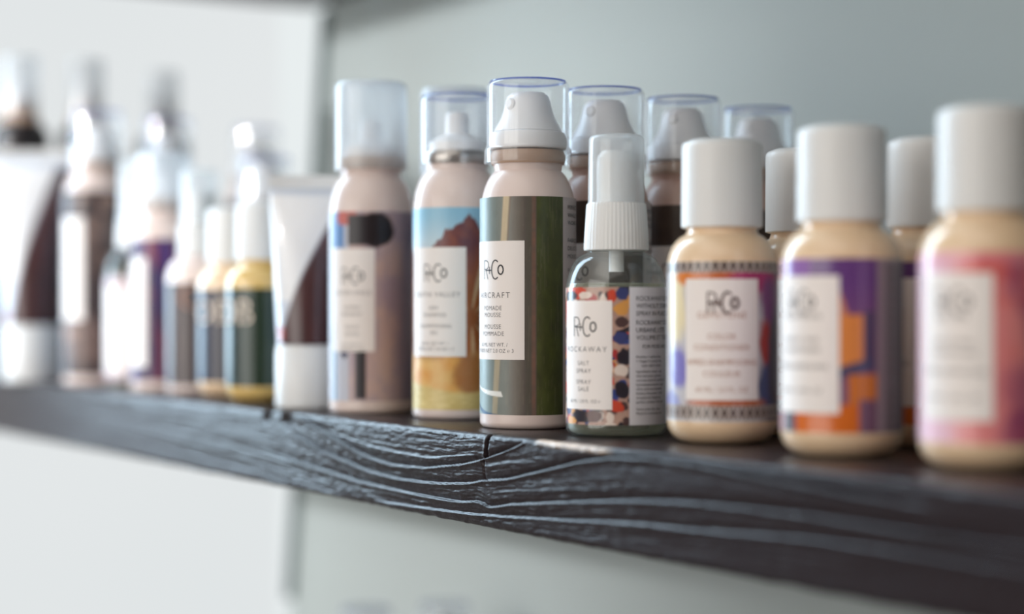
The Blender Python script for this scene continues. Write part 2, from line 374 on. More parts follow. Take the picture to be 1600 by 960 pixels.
    for nx, nw, nd in ((-178, 3.4, 4.5), (-156, 4.2, 5.0)):
        H -= nd * np.exp(-((X - nx) / nw) ** 4) * sstep(-7.0, -2.5, Zr)
    Hf = H * front
    edge_drop = np.where((K <= 1), np.exp(-YY / 4.0), 0) * (0.7 * np.clip(fbm(X / 3.5, X * 0, 31) - 0.35, 0, 1) + 3.0 * np.exp(-((X + 178) / 3.6) ** 4) + 3.5 * np.exp(-((X + 156) / 4.4) ** 4) + 0.6 * np.exp(-((X - 29) / 1.2) ** 2))
    bot = np.where(K >= 3, 1, 0) * (fbm(X / 7, X * 0, 33) - 0.5) * 1.1 * np.clip(1 - YY / 10, 0, 1)
    topn = np.where(K == 0, 0.10 * (fbm(X / 14, YY / 1.6, 41) - 0.6), 0)
    V = np.stack([X / 1000, (YY - Hf) / 1000, (ZZ - edge_drop + bot + topn) / 1000], -1).reshape(-1, 3)
    base = fill(X, L3(36, 29, 33))
    base = mix(base, L3(50, 40, 42), 0.5 * fbm(X / 30, zeta / 1.1, 51))
    base = paint(base, (K == 0) * 0.75, L3(40, 28, 28))
    chip = sstep(60, 66, X) * (1 - sstep(104, 113, X)) * np.exp(-((Zr + 0.6 + 0.012 * (X - 63)) / 1.1) ** 2) * (K >= 1) * (YY < 2.3) * (0.55 + 0.45 * sstep(0.35, 0.55, fbm(X / 3, Zr, 61)))
    base = paint(base, np.clip(chip * 1.1, 0, 1), L3(226, 204, 186))
    idx = np.arange(X.size).reshape(X.shape)
    F = np.stack([idx[:-1, :-1], idx[1:, :-1], idx[1:, 1:], idx[:-1, 1:]], -1).reshape(-1, 4)
    n0 = len(V); nr, nc = X.shape
    F = F.tolist() + [tuple(idx[:, 0].tolist()[::-1]), tuple(idx[:, -1].tolist()), tuple(idx[0, :].tolist() + idx[-1, :].tolist()[::-1])]
    o = mesh_obj(name, V, F, M['wood'], cols=base.reshape(-1, 3), loc=(0, 0, z_top))
    o['label'] = label; o['category'] = cat
    return o
M['wood'] = attr_mat('dark_stained_wood', 0.33, bump=(620, 1.0, (0.3, 1, 1)), Specular_IOR_Level=0.30)
board('wooden_shelf', ZT, 36.0, WY * 1000 - 0.5, WX + 0.001, 0.80, True, 'long dark stained rough wooden shelf board carrying the row of bottles')
board('wooden_shelf', ZT + 0.290 + 0.036, 36.0, WY * 1000 - 0.5, WX + 0.001, 0.80, False, 'dark wooden shelf board overhead, its corner just showing at the top left')
board('wooden_shelf', ZT - 0.315, 36.0, WY * 1000 - 0.5, WX + 0.001, 0.80, False, 'dark wooden shelf board below the frame, under the bottle row', 'shelf')

# ------------------------------------------------------------------ printed artworks (angle in degrees from the label centre, height in mm)
def rect(A, Z, a0, a1, z0, z1, s=0.6): return sstep(a0 - s, a0 + s, A) * (1 - sstep(a1 - s, a1 + s, A)) * sstep(z0 - s * 0.3, z0 + s * 0.3, Z) * (1 - sstep(z1 - s * 0.3, z1 + s * 0.3, Z))
def blob(A, Z, a, z, ra, rz_, s=0.25, seed=0):
    d = np.sqrt(((A - a) / ra) ** 2 + ((Z - z) / rz_) ** 2) + 0.7 * (fbm(A / (ra * 0.8), Z / (rz_ * 0.8), seed + 70) - 0.5)
    return 1 - sstep(1 - s, 1 + s, d)
def art_runway(A, Z):
    c = fill(A, L3(118, 124, 118))
    c = mix(c, L3(168, 196, 200), 1 - sstep(-55, 22, A))
    c = mix(c, L3(112, 104, 94), sstep(18, 32, A)); c = mix(c, L3(96, 86, 82), sstep(36, 46, A))
    k = (Z - 5) / 88; ax = 4 + 17 * k
    c = paint(c, rect(A - ax, Z, -4, 4, 0, 95, 1.5) * (0.45 + 0.45 * k), L3(212, 190, 152)); c = paint(c, rect(A - ax, Z, 4, 6, 0, 95, 1.0) * 0.6 * k, L3(128, 92, 60))
    c = paint(c, rect(A, Z, 44, 53, 0, 95, 2) * 0.6, L3(92, 90, 78)); c = paint(c, rect(A, Z, 51.5, 56, 0, 95, 1.2) * (0.25 + 0.6 * fbm(A * 0 + 1, Z / 2.5, 3)), L3(140, 100, 84))
    g = sstep(56, 58, A); c = mix(c, mix(fill(A, L3(58, 60, 36)), L3(84, 92, 44), fbm(A / 9, Z / 7, 8)), g)
    c = c * (0.92 + 0.16 * fbm(A / 5, Z / 3, 12))[..., None]
    c = paint(c, 0.12 * (fbm(A / 1.5, Z / 14, 22) > 0.68), L3(150, 140, 120))
    za = 14.0 + 0.0011 * (A - 15) ** 2; wing = (1 - sstep(0.7, 1.1, abs(Z - za) / (0.25 + 0.9 * sstep(-60, 12, A)))) * (1 - sstep(14, 16, A + 1.2 * (Z - za)))
    c = paint(c, wing, L3(240, 240, 236))
    zb = 5.2 + 0.0021 * (A - 8) ** 2; c = paint(c, (1 - sstep(0.6, 1.1, abs(Z - zb))) * (A < 8), L3(58, 94, 128))
    return paint(c, A > 92, L3(206, 192, 190))
def art_shaded(A, Z):  # print of the back cans, their shade painted in as dark brown
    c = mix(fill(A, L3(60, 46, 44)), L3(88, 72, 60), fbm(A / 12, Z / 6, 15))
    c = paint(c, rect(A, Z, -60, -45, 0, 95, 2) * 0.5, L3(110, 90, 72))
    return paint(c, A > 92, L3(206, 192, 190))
def art_desert(A, Z):
    c = mix(fill(A, L3(150, 200, 226)), L3(206, 222, 230), 1 - sstep(70, 91, Z))
    ridge = 73.5 + 14.5 * np.exp(-((A - 47) / 19.0) ** 2) + 7 * np.exp(-((A - 18) / 16.0) ** 2) + 2.2 * (fbm(A / 5, A * 0, 3) - 0.5) * 2
    mt = 1 - sstep(ridge - 0.5, ridge + 0.5, Z); rock = mix(fill(A, L3(92, 56, 74)), L3(150, 88, 70), fbm(A / 7 + Z / 9, Z / 4, 5))
    c = mix(c, rock, mt)
    low = 1 - sstep(52, 78, Z + 8 * (fbm(A / 12, Z / 9, 6) - 0.5)); fl = mix(fill(A, L3(110, 62, 36)), L3(190, 104, 44), fbm(A / 10, Z / 12, 7)); c = mix(c, fl, low)
    ang = np.degrees(np.arctan2((Z - 44), (A - 48) * 0.34)); rad = np.hypot((A - 48) * 0.34, Z - 44)
    ray = (np.abs(np.sin(np.radians(ang * 5.5 + rad * 1.5))) > 0.93) * sstep(2, 6, rad) * (1 - sstep(20, 27, rad)); c = paint(c, ray * 0.6, L3(226, 198, 156))
    lo2 = 1 - sstep(25, 31, Z + 3 * (fbm(A / 14, Z / 9, 16) - 0.5)); c = mix(c, mix(fill(A, L3(226, 150, 66)), L3(238, 202, 130), fbm(A / 16, Z / 6, 9)), lo2)
    c = paint(c, blob(A, Z, 48, 20, 20, 9, 0.3, 5) * 0.7, L3(150, 76, 34))
    sand = 1 - sstep(10.5, 13, Z - 0.06 * (30 - A) * (A < 30)); c = mix(c, mix(fill(A, L3(206, 176, 104)), L3(238, 216, 150), fbm(A / 8, Z / 1.2, 19)), sand)
    return c
def art_figure(A, Z):
    c = mix(fill(A, L3(206, 176, 168)), L3(176, 156, 168), sstep(0.3, 0.7, fbm(A / 26, Z / 14, 4)) * 0.9)
    c = mix(c, L3(150, 138, 156), sstep(60, 85, A)); c = paint(c, (A < -4) * 0.8, L3(206, 214, 228))
    c = paint(c, rect(A, Z, -40, -12, 76, 104, 2), L3(104, 144, 196)); c = paint(c, rect(A, Z, -34, -28, 6, 40, 1.5), L3(116, 160, 190))
    c = paint(c, blob(A, Z, -8, 90, 16, 4, 0.2, 3), L3(206, 112, 104))
    c = paint(c, blob(A, Z, 36, 84.5, 24, 8.5, 0.1, 9), L3(34, 26, 30)); c = paint(c, rect(A, Z, -6, 24, 77, 91, 2), L3(38, 30, 36))
    c = paint(c, rect(A, Z, 5, 20, 7, 32, 1.5), L3(40, 32, 38)); c = paint(c, blob(A, Z, -12, 27, 5, 1.6, 0.2, 2), L3(48, 46, 84))
    return c
def art_confetti(A, Z, seed=0):
    c = mix(fill(A, L3(206, 168, 148)), L3(176, 140, 130), fbm(A / 9, Z / 4, 2)); r = random.Random(5 + seed)
    pal = [L3(62, 70, 120), L3(84, 62, 62), L3(214, 78, 56), L3(238, 220, 208), L3(226, 160, 84), L3(96, 62, 60), L3(60, 76, 140), L3(44, 40, 50), L3(180, 60, 60)]
    for i in range(230):
        a = r.uniform(-85, 60); z = r.uniform(4, 57); c = paint(c, blob(A, Z, a, z, r.uniform(3, 8.5), r.uniform(0.9, 2.4), 0.2, i), pal[i % 9])
    for a, z, ra, rz_, q in ((-12, 54, 14, 2.2, 2), (-24, 52.6, 15, 2.2, 7), (3, 53, 9, 1.6, 3), (46, 53.5, 7, 2.4, 0), (45, 47.6, 8, 2.6, 4), (46, 43, 8, 2, 1), (44, 37, 8, 2.2, 0), (48, 30, 8, 3, 7), (44, 25, 8, 2, 3), (46, 18, 8, 3, 7), (38, 12, 9, 2.2, 2), (0, 7.5, 20, 2.4, 7), (-22, 6, 9, 1.6, 4), (14, 8, 10, 2.3, 5), (-60, 8, 6, 2, 0)):
        c = paint(c, blob(A, Z, a, z, ra, rz_, 0.15, int(a) + 90), pal[q])
    return paint(c, rect(A, Z, 54, 152, 0, 60, 0.4), L3(226, 222, 226))
def art_gem(A, Z):
    c = mix(fill(A, L3(206, 202, 206)), L3(96, 84, 104), sstep(38, 60, A))
    for a, z, ra, rz_, col in ((-56, 48, 17, 13, (240, 222, 180)), (-30, 59, 22, 3, (226, 128, 48)), (8, 60, 44, 3.4, (206, 110, 56)), (36, 57, 34, 5.5, (176, 42, 108)), (60, 50, 16, 9, (126, 60, 122)), (52, 36, 11, 8, (178, 34, 30)), (-52, 27, 15, 8, (132, 124, 196)), (-66, 14, 20, 5, (150, 150, 200)), (52, 21, 14, 8, (62, 76, 124)), (70, 28, 14, 20, (74, 58, 80)), (0, 14.5, 40, 3, (190, 104, 66))):  # left blobs paled: the sheen there is put into their colours
        c = paint(c, blob(A, Z, a, z, ra, rz_, 0.3, int(a + 99)), L3(*col))
    for z0, z1 in ((60.5, 65.5), (9, 13.8)):
        p = mix(fill(A, L3(176, 158, 148)), L3(206, 196, 190), fbm(A / 9, Z / 3, 3)); q = (np.abs(((A + 200) % 9) - 4.5) + np.abs(Z - (z0 + z1) / 2) * 1.5 < 3.4); p = paint(p, q * 0.9, L3(70, 52, 48))
        q2 = (np.abs(((A + 204.5) % 9) - 4.5) < 1.2) & (np.abs(Z - (z0 + z1) / 2) > 1.2); p = paint(p, q2 * 0.7, L3(84, 64, 60)); k = ((Z > z0) & (Z < z1))[..., None]; c = np.where(k, p, c)
    return c
def art_blocks(A, Z):
    c = mix(fill(A, L3(106, 64, 132)), L3(136, 88, 122), 1 - sstep(30, 60, Z)); c = paint(c, 1 - sstep(-26, -18, A), L3(226, 186, 196)); c = paint(c, rect(A, Z, -24, 12, 55, 70, 3) * 0.6, L3(176, 130, 206))
    c = paint(c, rect(A, Z, 30, 48, 46, 56, 2) * (A < 48 - (Z - 46)), L3(214, 136, 104)); c = paint(c, rect(A, Z, 34, 64, 28, 46, 1), L3(232, 142, 74)); c = paint(c, rect(A, Z, 62, 74, 28, 47, 1), L3(84, 70, 104))
    c = paint(c, (1 - sstep(1.6, 2.2, abs(Z - (27 + 0.10 * (A - 36))))) * (A > 30) * (A < 72), L3(74, 76, 112)); c = paint(c, rect(A, Z, 48, 76, 17, 27, 1), L3(216, 122, 52)); c = paint(c, rect(A, Z, 30, 48, 16, 25, 1.5), L3(140, 98, 124))
    c = paint(c, rect(A, Z, -5, 66, 6, 17.5, 1.5), L3(224, 112, 36)); c = paint(c, rect(A, Z, -25, -8, 6, 17, 1.5), L3(58, 46, 50)); c = paint(c, rect(A, Z, 58, 76, 6, 19, 1.5), L3(120, 84, 110))
    c = paint(c, rect(A, Z, 76, 150, 0, 70, 0.8), L3(166, 146, 156)); c = paint(c, rect(A, Z, 84, 112, 8, 63, 1.5) * 0.75 * (0.4 + 0.6 * (np.sin(Z * 2.0) > -0.2)), L3(88, 72, 84)); return paint(c, rect(A, Z, 112, 150, 0, 70, 1), L3(64, 46, 74))
def art_coral(A, Z):
    c = mix(fill(A, L3(236, 142, 142)), L3(226, 84, 70), sstep(0.35, 0.7, fbm(A / 34, Z / 14, 3))); c = mix(c, L3(172, 84, 116), sstep(0.5, 0.75, fbm(A / 30, Z / 16, 11)) * 0.9 * sstep(30, 60, A))
    c = mix(c, L3(246, 206, 222), 1 - sstep(-10, 18, A)); c = mix(c, L3(240, 168, 182), sstep(58, 64, Z) * 0.6); c = paint(c, blob(A, Z, 70, 12, 26, 7, 0.4, 4) * 0.8, L3(150, 66, 110)); return c
def art_teal(A, Z): return mix(fill(A, L3(20, 46, 44)), L3(34, 52, 36), sstep(0, 50, A))
def art_navy(A, Z): return mix(fill(A, L3(22, 40, 66)), L3(42, 34, 48), sstep(-20, 30, A))
def art_smoke(A, Z):
    c = mix(fill(A, L3(112, 92, 86)), L3(58, 48, 50), sstep(0.3, 0.7, fbm(A / 24, Z / 15, 6))); c = mix(c, L3(150, 120, 106), sstep(0.62, 0.8, fbm(A / 18, Z / 12, 16))); return mix(c, L3(140, 148, 160), 1 - sstep(-36, -20, A))
def art_violet(A, Z):
    c = mix(fill(A, L3(52, 34, 78)), L3(120, 44, 72), sstep(0.45, 0.7, fbm(A / 22 + 4, Z / 22, 6))); c = mix(c, L3(56, 56, 130), sstep(0.55, 0.75, fbm(A / 20, Z / 26, 26))); return c
def art_pale(A, Z):
    c = fill(A, L3(206, 190, 196)); return paint(c, sstep(0.55, 0.7, fbm(A / 14, Z / 9, 36)), L3(156, 70, 84))
def art_umber(A, Z): return mix(fill(A, L3(84, 70, 68)), L3(58, 46, 50), fbm(A / 20, Z / 12, 46))

# ------------------------------------------------------------------ builders
def lines_for(kind, r=None):
    D = {
     'runway': [('AIRCRAFT', 0, 52.3, 2.3, 1.25), ('POMADE', 0, 47.4, 1.75, 1.1), ('MOUSSE', 0, 44.7, 1.75, 1.1), ('MOUSSE', 0, 40.0, 1.75, 1.1), ('POMMADE', 0, 37.2, 1.75, 1.1), ('60 ML NET WT. /', 0, 32.9, 1.5, 1.0), ('POIDS NET 2.0 OZ \u212e 3', 0, 30.5, 1.5, 1.0)],
     'desert': [('DEATH VALLEY', 0, 53.2, 2.1, 1.2), ('DRY', 0, 47.6, 1.6, 1.1), ('SHAMPOO', 0, 44.6, 1.6, 1.1), ('SHAMPOOING', 0, 39.8, 1.6, 1.1), ('SEC', 0, 36.9, 1.6, 1.1), ('60 ML NET WT. /', 0, 32.4, 1.3, 1.0), ('POIDS NET 2.0 OZ \u212e 3', 0, 30.1, 1.3, 1.0)],
     'figure': [('OUTER SPACE', 0, 59.5, 2.1, 1.2), ('FLEXIBLE', 0, 53, 1.6, 1.1), ('HAIRSPRAY', 0, 50, 1.6, 1.1), ('FIXATIF', 0, 44, 1.6, 1.1), ('SOUPLE', 0, 41, 1.6, 1.1), ('75 ML NET WT. /', 0, 36, 1.3, 1.0), ('POIDS NET 2.0 OZ', 0, 33.8, 1.3, 1.0)]}
    return D[kind]
def valve_and_dome(root, zb, zt, wide):
    """white collar and foam actuator under the clear cap"""
    c = lathe('collar', [(wide - 1.6, zb + 5.5), (wide - 1.0, zb + 6), (wide - 1.0, zb + 10), (wide - 1.8, zb + 12.2), (wide - 3, zb + 12.8)], M['actuator'], root)
    d = lathe('actuator', [(wide - 2.8, zb + 12.8), (wide - 3.6, zb + 14.5), (wide - 5.6, zb + 18), (wide - 7.0, zb + 22), (wide - 7.6, zb + 25), (wide - 8.4, zb + 27.2), (wide - 10.2, zb + 28.6), (1.0, zb + 29)], M['actuator'], root)
    sp = lathe('spout', [(2.4, 0), (2.4, 6.5), (1.7, 7.2)], M['actuator'], d, seg=24); sp.location = (0, -0.0036, (zb + 22.5) / 1000); sp.rotation_euler = (math.radians(80), 0, 0)
def aerosol(name, label, x, y, rz, group, H, body_top, cap_r, art, z0, z1, lab, style, r=19.5, body='can', cap='clear', inner='dome', text=None, logo_z=None):
    t = thing(name, label, 'aerosol can', x, y, rz, group)
    zc = body_top  # height where the cap starts
    sh = zc - 9
    b = lathe('can_body', [(r - 3.2, 0.0)] + arc(r - 2.6, 2.6, 2.6, 2.6, -90, 0, 6)[1:] + [(r, 30), (r, 60), (r, sh - 14)] + arc(r - 9, sh - 14, 9, 21, 0, 70, 10)[1:] + [(cap_r - 2.4, zc + 1.0)], M[body], t)
    lathe('valve_cup', [(cap_r - 2.0, zc - 0.5), (cap_r - 1.6, zc + 1), (cap_r - 1.4, zc + 3.2), (cap_r - 2.4, zc + 5.0)] + ([] if inner == 'dome' else [(cap_r - 4, zc + 5.4)]), M['neck'] if inner != 'ring' else M['metal'], t)
    sleeve('printed_sleeve', r + 0.08, z0, z1, -150, 150, art, t)
    if inner == 'dome':
        valve_and_dome(t, zc, H, cap_r)
        prof = [(cap_r + 1.1, zc), (cap_r + 1.0, zc + 0.5), (cap_r + 0.95, zc + 5.6), (cap_r + 0.1, zc + 6.4), (cap_r, zc + 7)]
    else:
        lathe('actuator', [(cap_r - 4, zc + 5), (cap_r - 4, zc + 9), (cap_r - 6.5, zc + 11), (5.2, zc + 13), (5.0, zc + 21), (4.0, zc + 22.4)], M['actuator'], t)
        prof = [(cap_r, zc - 0.5), (cap_r, zc + 3)]
    k = open_lathe('cap', prof + [(cap_r, H - 3.2)] + arc(cap_r - 2.6, H - 2.6, 2.6, 2.6, 0, 90, 6)[1:] + [(cap_r * 0.5, H), (0.05, H)], M[cap], t)
    if cap == 'clear' or cap == 'frost':
        open_lathe('cap_rim', [(cap_r - 1.9, H - 0.75), (cap_r - 1.2, H - 0.6), (cap_r - 1.3, H - 0.1), (cap_r - 1.9, H - 0.1), (cap_r - 1.9, H - 0.75)], M['rim'] if cap == 'clear' else M['frost'], k)
    if lab:
        p = paper_label(r + 0.18, lab[0], lab[1], lab[2], t)
        if logo_z: logo(p, r + 0.26, logo_z, 0, 1.0)
        if text: lettering('lettering', text, r + 0.26, p, M['ink_grey'])
    return t, b

def lotion(name, label, x, y, rz, group, H, art, fill_m, lab, logo_m, text, ink, txt_sleeve=None, r=19.8, logo_b=1.0):
    k = H / 108.0; t = thing(name, label, 'lotion bottle', x, y, rz, group)
    zsh = 63.5 * k
    lathe('bottle_body', [(r - 8.5, 0.0)] + arc(r - 8, 8, 8, 8, -90, 0, 10)[1:] + [(r, 20), (r, 40), (r, zsh - 1)] + arc(r - 9, zsh - 1, 9, 12.5 * k, 0, 75, 12)[1:] + [(12.8, 75.5 * k), (12.6, 76 * k), (12.6, 78 * k)], M[fill_m], t, seg=96)
    c = lathe('cap', [(13.6, 76.8 * k), (14.5, 77.2 * k), (14.55, 79 * k), (14.5, 104.5 * k)] + arc(14.5 - 2.2, H - 2.2, 2.2, 2.2, 0, 90, 5)[1:] + [(1.0, H)], M['white'], t, seg=240, rib=60, ribamp=0.09, ribz=(77 * k, 104 * k))
    lathe('cap_disc', [(11.8, H - 0.2), (11.8, H + 0.25), (11.2, H + 0.5), (0.5, H + 0.5)], M['white'], c, seg=48)
    s = sleeve('printed_sleeve', r + 0.07, 8.3, min(65, zsh + 1) if H > 106 else zsh - 2, -150, 150, art, t, M['print_gloss'], dz=0.45)
    if H > 106:
        for v in s.data.vertices:      # the sleeve follows the start of the shoulder
            z = v.co.z * 1000
            if z > zsh - 1:
                u = (z - (zsh - 1)) / (12.5 * k); rr = (r - 9 + 9 * math.sqrt(max(0, 1 - u * u)) + 0.1) / 1000; q = math.hypot(v.co.x, v.co.y); v.co.x *= rr / q; v.co.y *= rr / q
    if lab:
        p = paper_label(r + 0.17, lab[0], lab[1], lab[2], t)
        logo(p, r + 0.25, lab[3], 0, 0.98, logo_m, logo_b)
        lettering('lettering', text, r + 0.25, p, ink)
    elif text:
        lettering('lettering', text, r + 0.2, s, ink)
    return t

def mister(name, label, x, y, rz, group, H, art, lab, text, side=None, body='glass', filled=True, r=19.2, ink='ink_grey', top=56.0, cap='milky'):
    k = H / 114.0; t = thing(name, label, 'spray bottle', x, y, rz, group)
    z_n = 70 * k
    prof = [(r - 4.2, 0.0)] + arc(r - 3.4, 3.4, 3.4, 3.4, -90, 0, 8)[1:] + [(r, 20), (r, 40), (r, z_n - 17)] + arc(r - 8.5, z_n - 17, 8.5, 16.0, 0, 72, 12)[1:] + [(10.8, z_n - 0.6), (10.4, z_n + 2)]
    b = (open_lathe if body == 'glass' else lathe)('bottle_body', prof, M[body], t, seg=96)
    if filled:
        lv = 57.5 * k
        q = [(r - 5, 0.7)] + arc(r - 4.0, 4.0, 3.3, 3.3, -90, 0, 8)[1:] + [(r - 0.7, 20), (r - 0.7, z_n - 17), (r - 0.85, lv - 1.2), (r - 1.2, lv)]
        lathe('liquid', q, M['liquid'], t, seg=96)
        lathe('pump_stem', [(2.9, z_n - 8), (2.9, z_n + 1)], M['actuator'], t, seg=24)
    c = lathe('collar', [(11.6, z_n), (12.3, z_n + 0.2), (12.2, z_n + 4), (11.3, z_n + 17.5), (10.8, z_n + 18.2)], M['white'], t, seg=240, rib=48, ribamp=0.10, ribz=(z_n + 0.1, z_n + 17.6))
    lathe('spray_head', [(7.6, z_n + 18.2), (7.6, z_n + 34), (7.0, z_n + 36.5), (5.6, z_n + 38), (0.5, z_n + 38.4)], M['white'], t, seg=48)
    open_lathe('overcap', [(10.9, z_n + 17.8), (10.75, z_n + 19), (10.5, H - 3)] + arc(10.5 - 2.2, H - 2.2, 2.2, 2.2, 0, 90, 6)[1:] + [(5.0, H), (4.6, H - 0.8), (0.1, H - 1.2)], M[cap], t, seg=72)
    s = sleeve('printed_label', r + 0.07, 4.7, top, -88, 152 if side else 140, art, t, M['print_gloss'], dz=0.22 if side else 0.5, da=0.7 if side else 1.5)
    if lab:
        p = paper_label(r + 0.17, lab[0], lab[1], lab[2], t)
        if lab[3]: logo(p, r + 0.25, lab[3], 0, 0.95)
        if text: lettering('lettering', text, r + 0.25, p, M[ink])
    elif text: lettering('lettering', text, r + 0.2, s, M[ink])
    if side: lettering('lettering', side, r + 0.15, s, M['ink'])
    return t

def tube(name, label, x, y, rz, H, cap_h, r, cw, art, group=None):
    t = thing(name, label, 'tube', x, y, rz, group)
    lathe('cap', [(r - 2, 0)] + arc(r - 1.5, 1.5, 1.5, 1.5, -90, 0, 4)[1:] + [(r, cap_h - 4), (r - 0.3, cap_h - 3.6), (r - 0.3, cap_h - 1), (r - 1.2, cap_h)], M['white'], t)
    na, nz = 96, 90; V = []; cols = []
    a = np.linspace(-180, 180, na, endpoint=False); zz = np.linspace(cap_h, H - 6, nz)
    A, Z = np.meshgrid(a, zz); k = (Z - cap_h) / (H - 6 - cap_h); rx = (r - 0.8) * (1 - k) + cw * k; ry = (r - 0.8) * np.sqrt(np.clip(1 - k ** 1.5, 0, 1)) + 0.5
    X = rx * np.sin(np.radians(A)); Y = -ry * np.cos(np.radians(A)); V = np.stack([X, Y, Z], -1).reshape(-1, 3) / 1000; col = art(A, Z, k).reshape(-1, 3)
    idx = np.arange(na * nz).reshape(nz, na); nx = np.roll(idx, -1, 1)
    F = np.stack([idx[:-1], nx[:-1], nx[1:], idx[1:]], -1).reshape(-1, 4).tolist(); F.append(tuple(idx[-1].tolist()))
    mesh_obj('tube_body', V, F, M['print_gloss'], t, cols=np.clip(col, 0, 1))
    cr = box('crimp', (-cw / 1000, -0.0007, (H - 6.2) / 1000), (cw / 1000, 0.0007, H / 1000), M['white'], t)
    return t

# ------------------------------------------------------------------ front row, sharp zone
G_AIR = 'aerosol cans lined up behind the sharp green one'
side_air = [('PERFECTLY', ('L', 101), 87.8, 1.7, 1.0), ('WHILE STY', ('L', 101), 84.6, 1.7, 1.0), ('WORK INTO', ('L', 101), 81.6, 1.7, 1.0), ('FABRIQUE', ('L', 101), 74.6, 1.7, 1.0), ('DELICIEUX', ('L', 101), 71.4, 1.7, 1.0), ('MOUSSE', ('L', 101), 68.2, 1.7, 1.0), ('FOR MORE', ('L', 101), 62.6, 1.5, 1.0)]
t, b = aerosol('aerosol_can', 'pinkish white aerosol can with green runway print and AIRCRAFT label, clear cap, in sharp focus', 0.1, 35.9, 11.0, None, 140.5, 107, 16.75, art_runway, 5.8, 92.6, (27.7, 75, 43), 'x', text=lines_for('runway'), logo_z=63.6)
lettering('lettering', side_air, 19.75, t.children[2], M['ink'])
a2, b2 = aerosol('aerosol_can', 'aerosol can with shade-darkened brown print directly behind the sharp green AIRCRAFT can', -6.8, 78.3, 18.0, G_AIR, 140.5, 107, 16.75, art_shaded, 5.8, 92.6, (27.7, 75, 43), 'x', text=lines_for('runway'), logo_z=63.6)
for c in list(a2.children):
    if c.name.startswith('can_body'): c.data = c.data.copy(); c.data.materials[0] = M['can_shaded']
lettering('lettering', side_air, 19.75, a2.children[2], M['ink'])
dup(a2, -16.1, 126.2, 26, 'aerosol can with shade-darkened brown print third back, clear cap between spray bottle and jewel printed bottle', G_AIR)
dup(a2, -31.0, 180.4, 22, 'aerosol can with shade-darkened brown print furthest back, only its clear cap showing over a cream bottle cap', G_AIR)
aerosol('aerosol_can', 'aerosol can with desert mountain print and DEATH VALLEY label, clear cap', -70.5, 43.2, 29.7, None, 142, 112, 16.4, art_desert, 4.4, 91.8, (27.4, 74.6, 42), 'x', inner='ring', text=lines_for('desert'), logo_z=63.5)
g1, _ = aerosol('aerosol_can', 'tall aerosol can with mauve print of a dark haired figure and frosted cap', -130.5, 31.5, 35.9, None, 153, 113, 16.8, art_figure, 6.0, 92.5, (28.5, 75.5, 32), 'x', cap='frost', inner='plain', text=[(s, a, z - 5, h * 0.85, sp) for s, a, z, h, sp in lines_for('figure')], logo_z=63)
dup(g1, -130.8, 76.9, 40, 'tall frosted cap aerosol can hidden behind the mauve and desert printed cans')

mister('spray_bottle', 'small clear spray bottle with confetti print and ROCKAWAY label, milky overcap', 57.5, 39.7, 15.8, None, 114, art_confetti, (10.4, 51, 35, 41.3),
       [('ROCKAWAY', 0, 31.9, 2.0, 1.35), ('SALT', 0, 26.9, 1.6, 1.15), ('SPRAY', 0, 24.0, 1.6, 1.15), ('SPRAY', 0, 19.9, 1.6, 1.15), ('SAL\u00c9', 0, 17.2, 1.6, 1.15), ('60 ML / 2.0 FL. OZ \u212e', 0, 12.9, 1.2, 1.0)],
       side=[('ROCKAWAY IS SPRAY', ('L', 62), 51.0, 1.7, 0.95), ('WITHOUT STRIPPING', ('L', 62), 48.2, 1.7, 0.95), ('SPRAY IN PLACE ON', ('L', 62), 45.4, 1.7, 0.95), ('ROCKAWAY SOIT', ('L', 62), 42.0, 1.7, 0.95), ('URBAINE, L\u2019\u00c9T\u00c9', ('L', 62), 39.2, 1.7, 0.95), ('VOLUME ET TEXTURE', ('L', 62), 36.4, 1.7, 0.95), ('FOR MORE INFO', ('L', 70), 33.2, 1.4, 0.95)] +
            [(s, ('L', 62 + (6 if i == 2 else 0)), 29.6 - 1.62 * i - (0.6 if i > 2 else 0) - (1.0 if i > 10 else 0), 1.05, 0.95) for i, s in enumerate(['Paraben + sulfate free', '+ Vegan + cruelty free', 'color safe formula', 'Ingredients: water, salt', 'aloe leaf juice, glycerin', 'coconut extract, panthenol', 'hydrolyzed protein, sugar', 'citric acid, sea minerals', 'linalool, limonene, citral', 'tocopherol, fragrance', 'parfum, sodium chloride', 'Store cool, dry, away', 'Made for everyday hair'])])

# cream bottles on the right
GEM = [('GEMSTONE', 0, 44.6, 2.2, 1.15), ('COLOR', 0, 37.2, 2.0, 1.05), ('CONDITIONER', 0, 33.4, 2.0, 1.05), ('APR\u00c8S-SHAMPOOING', 0, 28.2, 2.0, 0.95), ('COULEUR', 0, 24.2, 2.0, 1.05), ('60 ML / 2.0 FL. OZ', 0, 18.8, 1.7, 1.0)]
TEL = [('TELEVISION', 0, 44.6, 1.9, 1.15), ('PERFECT HAIR', 0, 37.2, 1.6, 1.0), ('CONDITIONER', 0, 34.0, 1.6, 1.0), ('APR\u00c8S-SHAMPOOING', 0, 28.6, 1.6, 0.95), ('60 ML / 2.0 FL. OZ', 0, 21.0, 1.5, 1.0)]
BEL = [('BEL AIR', 0, 44.6, 1.9, 1.15), ('SMOOTHING', 0, 37.2, 1.6, 1.0), ('CONDITIONER', 0, 34.0, 1.6, 1.0), ('APR\u00c8S-SHAMPOOING', 0, 28.6, 1.6, 0.95), ('60 ML / 2.0 FL. OZ', 0, 21.0, 1.5, 1.0)]
la = lotion('lotion_bottle', 'cream bottle with jewel coloured print and copper lettered white label facing the camera', 109.5, 49.8, 52.0, None, 108, art_gem, 'cream', (15.9, 58.4, 39, 50.0), M['ink_brown'], GEM, M['ink_tan'], logo_b=1.7)
